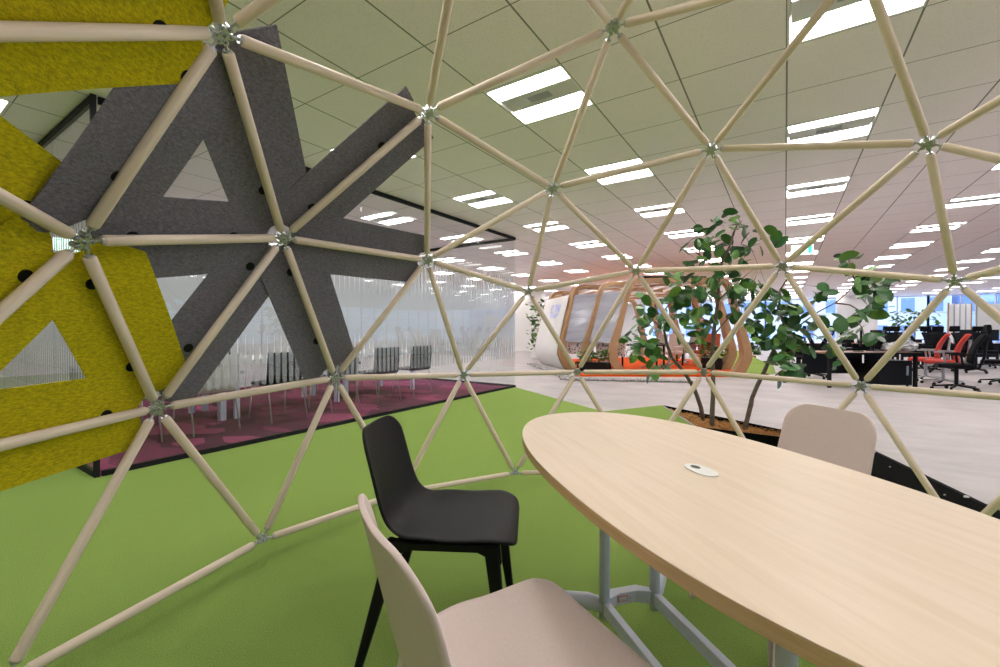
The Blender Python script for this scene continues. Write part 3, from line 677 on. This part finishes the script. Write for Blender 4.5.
# ---------------------------------------------------------------- pod of bent plywood hoops
pod = thing('plywood_pod', 'tunnel-like lounge pod of bent plywood hoops with a white side panel', 'lounge pod', (-4, 12.5, 0)); O = Vector((-4, 12.5, 0))
HP_ = [((-3.44,10.65),(-.95,12.1)), ((-4.28,10.95),(-1.35,13.0)), ((-5.08,11.1),(-2.35,15.5)), ((-6.6,12.7),(-3.3,16.5)), ((-7.4,14.4),(-4.1,17.2)), ((-7.9,16.2),(-5,18.2))]
def prof_pts(Lp, Rp, top=2.36, side=None):
    L3, R3 = Vector((*Lp, 0)), Vector((*Rp, 0)); t = (R3 - L3).normalized(); D = (R3 - L3).length
    half = [(.35, -.24), (.14, -.18), (-.05, .03), (-.18, .25), (-.24, .42), (-.22, .62), (-.19, .76), (-.14, .95), (-.02, 1.4), (.1, 1.85), (.15, 2.05), (.22, top - .14), (.34, top - .04), (.52, top)]
    pts = [L3 + t*a + Vector((0,0,z)) for a, z in half]
    if side == 'L': return pts, t
    pts += [R3 - t*a + Vector((0,0,z)) for a, z in half[::-1]]
    return pts, t
for Lp, Rp in HP_:
    pts, t = prof_pts(Lp, Rp); n = t.cross(Vector((0,0,1))).normalized(); m = MB(); vs = []
    pts = [q_ for i in range(len(pts)) for q_ in (pts[i]*.75 + pts[(i+1) % len(pts)]*.25, pts[i]*.25 + pts[(i+1) % len(pts)]*.75)]; k = len(pts)
    cen = sum(pts, Vector()) / k
    for i, p in enumerate(pts):
        tg = (pts[(i+1) % k] - pts[i-1]).normalized(); iw = n.cross(tg).normalized()
        if iw.dot(cen - p) < 0: iw = -iw
        tk = .11 + .11 * max(0, min(1, (1.7 - p.z) / 1.3)); p = p - iw * (tk - .11) * .45
        for a, b in ((-1,0),(1,0),(1,1),(-1,1)): vs.append(p - O + n*a*.11 + iw*b*tk)
    fs = [(i*4+j, i*4+(j+1) % 4, ((i+1) % k)*4+(j+1) % 4, ((i+1) % k)*4+j) for i in range(k) for j in range(4)]
    m.add(vs, fs).build('hoop', M['pod_wood'], pod)
def loft(Lp, Rp, Lq, Rq, i0, i1, nm, m_, inset=.02):
    a, ta = prof_pts(Lp, Rp, side='L'); b, tb_ = prof_pts(Lq, Rq, side='L'); m = MB(); vs = []
    for i in range(i0, i1 + 1):
        for p, t in ((a[i], ta), (b[i], tb_)): vs.append(p + t*inset - O); vs.append(p + t*(inset + .03) - O)
    k = i1 - i0; fs = []
    for i in range(k):
        o = i*4; fs += [(o, o+4, o+6, o+2), (o+1, o+3, o+7, o+5), (o, o+1, o+5, o+4), (o+2, o+6, o+7, o+3)]
    fs += [(0, 2, 3, 1), (k*4, k*4+1, k*4+3, k*4+2)]
    return m.add(vs, fs).build(nm, m_, pod, nm == 'white_side_panel')
panel = loft(*HP_[2], *HP_[3], 1, 10, 'white_side_panel', M['white'], -.09)
scr = mat('glossy_screen', (.42, .43, .50), .16, spec=.6, var=.35, vscale=2.0, stretch=(.4, .4, 3))
loft(*HP_[2], *HP_[1], 6, 10, 'glossy_wall_screen', scr); loft(*HP_[1], *HP_[0], 6, 10, 'glossy_wall_screen', scr)
terr = bpy.data.materials.new('terrazzo_print'); terr.use_nodes = True; nt = terr.node_tree; vo = nt.nodes.new('ShaderNodeTexVoronoi'); vo.inputs['Scale'].default_value = 15
tc = nt.nodes.new('ShaderNodeTexCoord'); nt.links.new(tc.outputs['Object'], vo.inputs[0]); cr = nt.nodes.new('ShaderNodeValToRGB'); cr.color_ramp.interpolation = 'CONSTANT'
cr.color_ramp.elements[0].color = (.08, .07, .07, 1); cr.color_ramp.elements[1].position = .36; cr.color_ramp.elements[1].color = (.72, .60, .58, 1)
nt.links.new(vo.outputs[0], cr.inputs[0]); nt.links.new(cr.outputs[0], nt.nodes['Principled BSDF'].inputs['Base Color'])
loft(*HP_[2], *HP_[1], 4, 6, 'speckled_low_wall', terr, .25); loft(*HP_[1], *HP_[0], 4, 6, 'speckled_low_wall', terr, .35)
for k, f in enumerate((.04, .18, .32, .46, .6, .74, .9)):
    pts = []
    for Lp, Rp in HP_:
        a, b = Vector((*Lp, 0)), Vector((*Rp, 0)); t = (b - a).normalized(); pts.append(lerp(a + t*.5, b - t*.5, f) + Vector((0,0,2.27)) - O)
    m = MB()
    for a, b in zip(pts, pts[1:]): m.bar(a, b, .09, .05)
    m.build('roof_slat', M['white'] if k % 3 else M['pod_wood'], pod)
pts = [lerp(Vector((*HP_[1][0], 0)), Vector((*HP_[1][1], 0)), f) + Vector((0,0,2.46)) - O for f in (.35, .85)]
MB().bar(pts[0], pts[1], .12, .09).build('roof_track', M['black_metal'], pod)
# blue lettering plate on the white panel: pale blue marks
a, ta = prof_pts(*HP_[2], side='L'); b, tb_ = prof_pts(*HP_[3], side='L')
def onp(f, z):
    i = 7 if z < 1.4 else (8 if z < 1.85 else 9); zz = [.95, 1.4, 1.85, 2.05][i-7:i-5]; g_ = (z - zz[0]) / (zz[1] - zz[0])
    return lerp(lerp(a[i], a[i+1], g_) - ta*.1, lerp(b[i], b[i+1], g_) - tb_*.1, f) - O
logo = mat('blue_lettering', (.50, .56, .98), .4); lm_ = MB(); X = Vector((0, 0, 0))
def stroke(f0, z0, f1, z1, w_=.045):
    p, q = onp(f0, z0), onp(f1, z1); nn = (onp(.5, 1.7) - onp(.3, 1.7)).cross(onp(.4, 1.8) - onp(.4, 1.5)).normalized(); lm_.bar(p, q, w_, .012, up=nn)
for s_ in [(.80 - a_, 1.8 - (1.8 - b_)*.7, .80 - c_, 1.8 - (1.8 - d_2)*.7) for a_, b_, c_, d_2 in ((.30,1.50,.22,1.50),(.30,1.80,.22,1.80),(.22,1.80,.22,1.50),(.38,1.80,.46,1.80),(.42,1.80,.42,1.5),(.50,1.5,.50,1.8),(.50,1.8,.58,1.5),(.58,1.5,.58,1.8),(.24,1.42,.3,1.28),(.3,1.42,.3,1.28),(.36,1.42,.4,1.28),(.4,1.28,.45,1.42),(.5,1.42,.5,1.28),(.5,1.42,.57,1.42))]: stroke(*s_)
lm_.build('blue_lettering', logo, panel)
# orange carpet platform
pp = [at(574, 376, 0), at(750, 376.5, 0), Vector((-2.2, 16, 0)), Vector((-4.2, 17.5, 0)), Vector((-6.6, 14, 0)), Vector((-5.2, 12.0, 0))]
tag(MB().prism([(p.x, p.y) for p in pp], -.012, .035).build('orange_carpet', M['orange']), 'orange carpet spread under the plywood pod', 'carpet')
pe = [at(530, 362, 0), at(545, 372, 0), at(566, 380, 0), at(700, 383, 0), at(700, 379, 0), at(566, 377, 0), at(548, 366, 0)]
pm = mat('pebbles', (.62, .6, .58), .8, var=1, vscale=22, col2=(.10, .10, .10)); pb = MB(); random.seed(5)
for k in range(1500):
    i = random.choice((0, 1, 2, 2, 2)); a_, b_ = [(at(532,364,0), at(548,370,0)), (at(546,369,0), at(566,378,0)), (at(566,379.5,0), at(690,381.5,0))][i]
    p = lerp(a_, b_, random.random()); pb.ball((p.x + random.uniform(-.14,.14), p.y + random.uniform(-.14,.14), .018), random.uniform(.015, .03), 6, 4, .7)
tag(pb.build('pebble_strip', pm), 'strip of grey and white pebbles along the pod edge', 'pebbles', kind='stuff')

# lounge armchairs, tables, plant boxes inside the pod
def armchair(label, loc, rz, m_):
    t = thing('armchair', label, 'armchair', loc, rz, 'armchairs in the pod')
    MB().box((0, 0, .40), (.55, .52, .10)).build('seat', m_, t, bevel=.03)
    o = MB().box((0, -.27, .68), (.52, .08, .52), Matrix.Rotation(.18, 3, 'X')).build('backrest', m_, t, bevel=.03)
    for sx in (-1, 1): MB().box((sx*.29, -.02, .57), (.06, .42, .04)).box((sx*.29, .1, .48), (.03, .03, .16)).build('armrest', m_, t, bevel=.01)
    MB().cyl((0, 0, .1), .03, .26).build('column', M['grey_metal'], t)
    m = MB()
    for k in range(5): q = k*2*math.pi/5; m.bar((0,0,.1), (.3*math.cos(q), .3*math.sin(q), .05), .04, .03)
    m.build('base', M['grey_metal'], t); return t
q = pd(652, 350, 11.7); ac = armchair('beige armchair beside the black table, left one in the pod', (q.x, q.y, .035), 2.2, M['beige_fab'])
q = pd(669, 350, 12.4); dup(ac, (q.x, q.y, .035), 2.6, 'beige armchair behind the tree, middle one in the pod')
q = pd(684, 350, 13.2); dup(ac, (q.x, q.y, .035), 1.4, 'beige armchair farthest back in the pod')
q = pd(606, 350, 13.0); dup(ac, (q.x, q.y, .035), 3.6, 'pale armchair partly hidden by the plant box at the pod entrance')
q = pd(707, 350, 12.6); armchair('rust red armchair near the right end of the pod', (q.x, q.y, .035), 2.9, mat('rust', (.38, .08, .03), .8))
def ptable(label, p, L_, D_, rz):
    t = thing('side_table', label, 'table', (p.x, p.y, .035), rz, 'black tables in the pod'); MB().box((0,0,.66), (L_, D_, .03)).build('tabletop', M['black'], t)
    for sx in (-1, 1):
        for sy in (-1, 1): MB().box((sx*(L_/2-.03), sy*(D_/2-.03), .325), (.04, .04, .65)).build('leg', M['black'], t)
ptable('black work table at the left inside the pod', pd(640, 350, 11.3), 1.1, .6, .55); ptable('smaller black table at the right inside the pod', pd(694, 350, 12.9), .9, .5, .55)
def leafy(nm, label, cat, loc, box, n, spread, h, potm, size=(.08, .16)):
    t = thing(nm, label, cat, loc); bx, by, bz = box
    MB().b2((-bx/2, -by/2, 0), (bx/2, by/2, bz)).build('box', potm, t, bevel=.01); lf = MB()
    global leaf; old = leaf; leaf = lf
    for k in range(n):
        p = Vector((random.uniform(-bx/2, bx/2)*spread, random.uniform(-by/2, by/2)*spread, bz + random.random()*h)); add_leaf(p, Vector((random.uniform(-1,1), random.uniform(-1,1), random.uniform(-.2, 1))), random.uniform(*size))
    leaf = old; lf.build('foliage', M['green_plant'], t, True); return t
q = pd(594, 350, 10.9); leafy('plant_box', 'black plant box with leafy greens at the left pod entrance', 'plant box', (q.x, q.y, .035), (.8, .3, .24), 90, 1.05, .26, M['black'])
q = pd(712, 350, 11.6); leafy('plant_box', 'black plant box with leafy greens at the right end of the pod', 'plant box', (q.x, q.y, .035), (.5, .3, .3), 80, 1.3, .32, M['black'])
q = pd(536, 350, 16.5); leafy('potted_plant', 'climbing green plant beside the white wall, left of the pod', 'plant', (q.x, q.y, 0), (.3, .3, .3), 130, 1.8, 1.9, M['white'], (.12, .22))
q = pd(752, 350, 15.6); leafy('potted_plant', 'tall grassy plant standing behind the tree near the green ramp', 'plant', (q.x, q.y, 0), (.25, .2, .15), 60, 1.8, .6, M['soil'], (.15, .3))
# folded green carpet wedge behind the tree
A_, B_, Tq = at(737, 364, 0), at(769, 364.5, 0), pd(741, 350.5, 14.6)
bk0, bk1 = Vector((Tq.x, Tq.y, 0)), A_ + Vector((-.9, .5, 0))
tag(MB().add([A_, B_, Tq, bk0, bk1, Vector((bk1.x, bk1.y, .30))], [(0, 1, 2), (1, 3, 2), (0, 2, 5), (0, 5, 4), (2, 3, 4, 5), (0, 4, 3, 1)]).build('green_ramp', M['green']), 'small green carpeted ramp right of the pod', 'ramp')

# ---------------------------------------------------------------- office area
def office_chair(label, loc, rz, m_, frame, head=True, grp='black office chairs'):
    t = thing('office_chair', label, 'office chair', loc, rz, grp)
    MB().box((0, .02, .455), (.50, .48, .075)).build('seat', m_, t, bevel=.03)
    vs, fs = [], []; n, k_ = 8, 8
    for j in range(k_ + 1):
        f = j / k_; wd_ = .46 - .10 * f
        for i in range(n + 1): u = i / n - .5; vs.append((u*wd_, -.22 - .16*f + .05*math.sin(f*3.1) + .18*u*u, .50 + .50*f))
    for j in range(k_):
        for i in range(n): a = j*(n+1)+i; fs.append((a, a+1, a+n+2, a+n+1))
    o = MB().add(vs, fs).build('backrest', m_, t, True); md = o.modifiers.new('s', 'SOLIDIFY'); md.thickness = .03
    MB().tube([(0,-.1,.38),(0,-.27,.42),(0,-.33,.6),(0,-.36,.9)], .022, 8).build('back_frame', frame, t, True)
    if head:
        hb = MB().box((0, -.37, 1.11), (.30, .06, .15), Matrix.Rotation(-.1, 3, 'X')).build('headrest', m_, t, bevel=.025)
        MB().tube([(0,-.37,.96),(0,-.40,1.08)], .018, 8).build('headrest_stem', frame, hb)
    for sx in (-1, 1): MB().box((sx*.29, -.02, .66), (.07, .26, .03)).tube([(sx*.27,-.02,.65),(sx*.28,-.04,.5),(sx*.2,-.04,.42)], .016, 8).build('armrest', m_ if head else frame, t)
    MB().cyl((0,0,.09), .028, .33).build('gas_column', frame, t)
    m = MB()
    for k in range(5): q = k*2*math.pi/5 + .3; m.bar((0,0,.11), (.31*math.cos(q), .31*math.sin(q), .07), .05, .035, .03, .025)
    b = m.build('star_base', frame, t)
    for k in range(5): q = k*2*math.pi/5 + .3; MB().ball((.31*math.cos(q), .31*math.sin(q), .03), .03, 8, 6).build('caster', M['black'], b)
    return t
blk = mat('black_mesh', (.006, .006, .008), .8, spec=.15); YA = YAW
def fp(x, d): p = pd(x, 329, d); return (p.x, p.y, 0)
def side(x, e=0): return YA + math.pi/2 - math.atan((x - 500) / F) + e
LFT = YA + math.pi/2                           # facing left in the picture
oc = office_chair('large black high-backed office chair with headrest, in front, right of the red chairs', fp(957, 7.75), side(957, .12), blk, M['black'])
rc = office_chair('red mesh office chair with light frame, next to the big black chair', fp(944, 8.6), side(944, -.1), M['red'], M['grey_metal'], False, 'red office chairs')
dup(rc, fp(926, 9.3), side(926, -.1), 'red mesh office chair with light frame, nearer the desk with the black cabinet')
for x, d, r, l in [(1003, 8.6, side(1003, -.2), 'black office chair cut off by the right edge of the picture'), (893, 12.2, YA + 2.6, 'black office chair behind the wrapped bags on the front desk'), (910, 12.6, YA + 3.4, 'black office chair below the far indoor tree'),
                (926, 11.2, YA + 3.9, 'black office chair turned sideways behind the left red chair'), (940, 11.6, YA + 3.2, 'black office chair behind the right red chair, headrest before the blue window'), (949, 12.4, YA + 3.0, 'black office chair in front of the white folding screen'),
                (972, 11.0, YA + 3.3, 'black office chair right behind the big black chair'), (988, 12.4, YA + 2.8, 'black office chair under the whiteboard'), (853, 14.0, YA + 3.2, 'black office chair beside the white column'),
                (812, 9.8, YA + .8, 'black office chair left of the front desk, behind the leaves'), (822, 10.9, YA + 4.2, 'black office chair behind the left end of the front desk'), (800, 12.5, YA + 3.4, 'black office chair deeper in, left of the desks behind the tree')]:
    dup(oc, fp(x, d), r, l)
def desk(label, loc, rz, L_=1.7, cab=True, z=.665):
    t = thing('office_desk', label, 'desk', loc, rz, 'office desks'); MB().b2((-L_/2, 0, z-.03), (L_/2, .75, z)).build('desktop', M['desk_wood'], t, bevel=.004)
    MB().b2((-L_/2, -.006, z-.032), (L_/2, 0, z-.002)).build('edge_strip', M['black'], t)
    for sx in (-1, 1):
        for y_ in (.03, .72): MB().box((sx*(L_/2-.03), y_, (z-.03)/2), (.05, .05, z-.03)).build('leg', M['black'], t)
    MB().b2((-L_/2+.05, .70, .2), (L_/2-.05, .72, z-.03)).build('modesty_panel', M['black'], t)
    return t
d0 = pd(874, 329, 8.15); dk = desk('front walnut-topped desk with black legs, nearest of the desks', (d0.x, d0.y, 0), YA, 1.68)
c0 = pd(896, 329, 8.3)
cb_ = thing('drawer_cabinet', 'black drawer cabinet under the right side of the front desk', 'cabinet', (c0.x, c0.y, 0), YA)
MB().b2((-.32, 0, .03), (.32, .5, .50)).build('body', M['black'], cb_, bevel=.005); MB().b2((.2, -.012, .22), (.24, 0, .4)).build('handle', M['grey_metal'], cb_)
for x in (-.28, .28): MB().cyl((x, .06, 0), .02, .03, 8).cyl((x, .44, 0), .02, .03, 8).build('caster', M['black'], cb_)
for x, d, l, lab in [(896, 13.2, 1.5, 'long desk in the second row, behind the wrapped bags'), (948, 13.2, 1.5, 'long desk in the second row, behind the red chairs'), (1001, 13.2, 1.5, 'desk in the second row, at the right edge'), (822, 13.2, 1.5, 'desk behind the tree leaves, left of the front desk'), (905, 18.2, 2.8, 'desk in the far row by the windows'), (975, 18.2, 2.8, 'desk in the far row by the white screen')]:
    p = pd(x, 329, d); desk(lab, (p.x, p.y, 0), YA, l)
def monitor(x, d, rz, label, w_=.5):
    p = pd(x, 329, d); t = thing('monitor', label, 'monitor', (p.x, p.y, .666), rz, 'monitors on the desks')
    MB().box((0, 0, .26), (w_, .03, .32)).build('screen', M['black'], t, bevel=.006); MB().box((0, .03, .1), (.04, .02, .2)).build('stand', M['black'], t); MB().box((0, .04, .008), (.22, .16, .014)).build('foot', M['black'], t)
monitor(861, 8.5, YA + .9, 'black monitor seen edge-on at the left of the front desk', .42); monitor(876, 8.6, YA + .5, 'black monitor in the middle of the front desk', .42)
monitor(884, 8.75, YA + 1.0, 'black monitor beside the wrapped bags on the front desk', .4)
monitor(935, 13.3, YA, 'black monitor on the second desk row behind the red chairs'); monitor(968, 13.3, YA, 'black monitor on the second desk row behind the big black chair'); monitor(990, 12.6, YA, 'black monitor at the right edge of the second desk row')
def blob(x, d, s, label):
    p = pd(x, 329, d); m = MB(); m.ball((0, 0, s*.45), s, 14, 10, .5); random.seed(int(x))
    m.v = [(a*random.uniform(.8, 1.15), b*random.uniform(.8, 1.15), max(0, c*random.uniform(.8, 1.2))) for a, b, c in m.v]
    o = m.build('plastic_bag', M['bag']); o.location = (p.x, p.y, .666); tag(o, label, 'plastic bag', 'plastic bags on the front desk')
blob(892, 8.45, .17, 'crumpled clear plastic bag on the front desk beside the monitors'); blob(905, 8.5, .21, 'larger crumpled plastic bag at the right end of the front desk')
o = MB().b2((-.012, -.012, 0), (.012, .012, .15)).build('power_strip', M['white']); p = pd(863, 363, 8.1); o.location = p; tag(o, 'white switch strip hanging below the front desk', 'power strip')
# folding screen, whiteboard, small tree far back
q0, q1 = pd(948, 329, 16.5), pd(971, 329, 16.5); t = thing('folding_screen', 'white folding screen with thin brown posts near the far windows', 'screen', (q0.x, q0.y, 0)); dv = Vector((q1.x - q0.x, q1.y - q0.y, 0))
for k in range(4):
    a, b = dv * (k/4), dv * ((k+1)/4); MB().bar(a + Vector((0,0,1.2)), b + Vector((0,0,1.2)), .03, 1.7).build('screen_panel', M['white'], t)
for k in range(5): a = dv * (k/4); MB().b2((a.x-.02, a.y-.03, 0), (a.x+.02, a.y+.03, 2.1)).build('post', M['pod_wood'] if k in (0, 4) else M['grey_metal'], t)
q0, q1 = pd(975, 329, 15.0), pd(1040, 329, 14.5); t = thing('whiteboard', 'wide white board standing at the right edge behind the desks', 'whiteboard', (q0.x, q0.y, 0)); dv = Vector((q1.x - q0.x, q1.y - q0.y, 0))
MB().bar(Vector((0,0,1.45)), dv + Vector((0,0,1.45)), .03, 1.05).build('board', M['white'], t)
for k in (0.02, .98): a = dv*k; MB().b2((a.x-.02, a.y-.02, 0), (a.x+.02, a.y+.02, 1.95)).build('post', M['grey_metal'], t)
t = thing('indoor_tree', 'small green indoor tree standing by the far windows', 'tree', fp(914, 16)); lf = MB(); old = leaf; leaf = lf
for k in range(170):
    a = random.uniform(0, 6.28); r = .62*math.sqrt(random.random()); p = Vector((r*math.cos(a), r*math.sin(a)*.8, random.uniform(1.0, 1.75))); add_leaf(p, Vector((random.uniform(-1,1), random.uniform(-1,1), random.uniform(-.6,.6))), random.uniform(.1, .2))
leaf = old; lf.build('foliage', M['green_plant'], t, True); MB().tube([(0,0,.3),(.03,0,.9),(0,.02,1.5)], .02, 8).build('stem', M['bark'], t); MB().cyl((0,0,0), .2, .36, 16, .25).build('pot', M['white'], t)
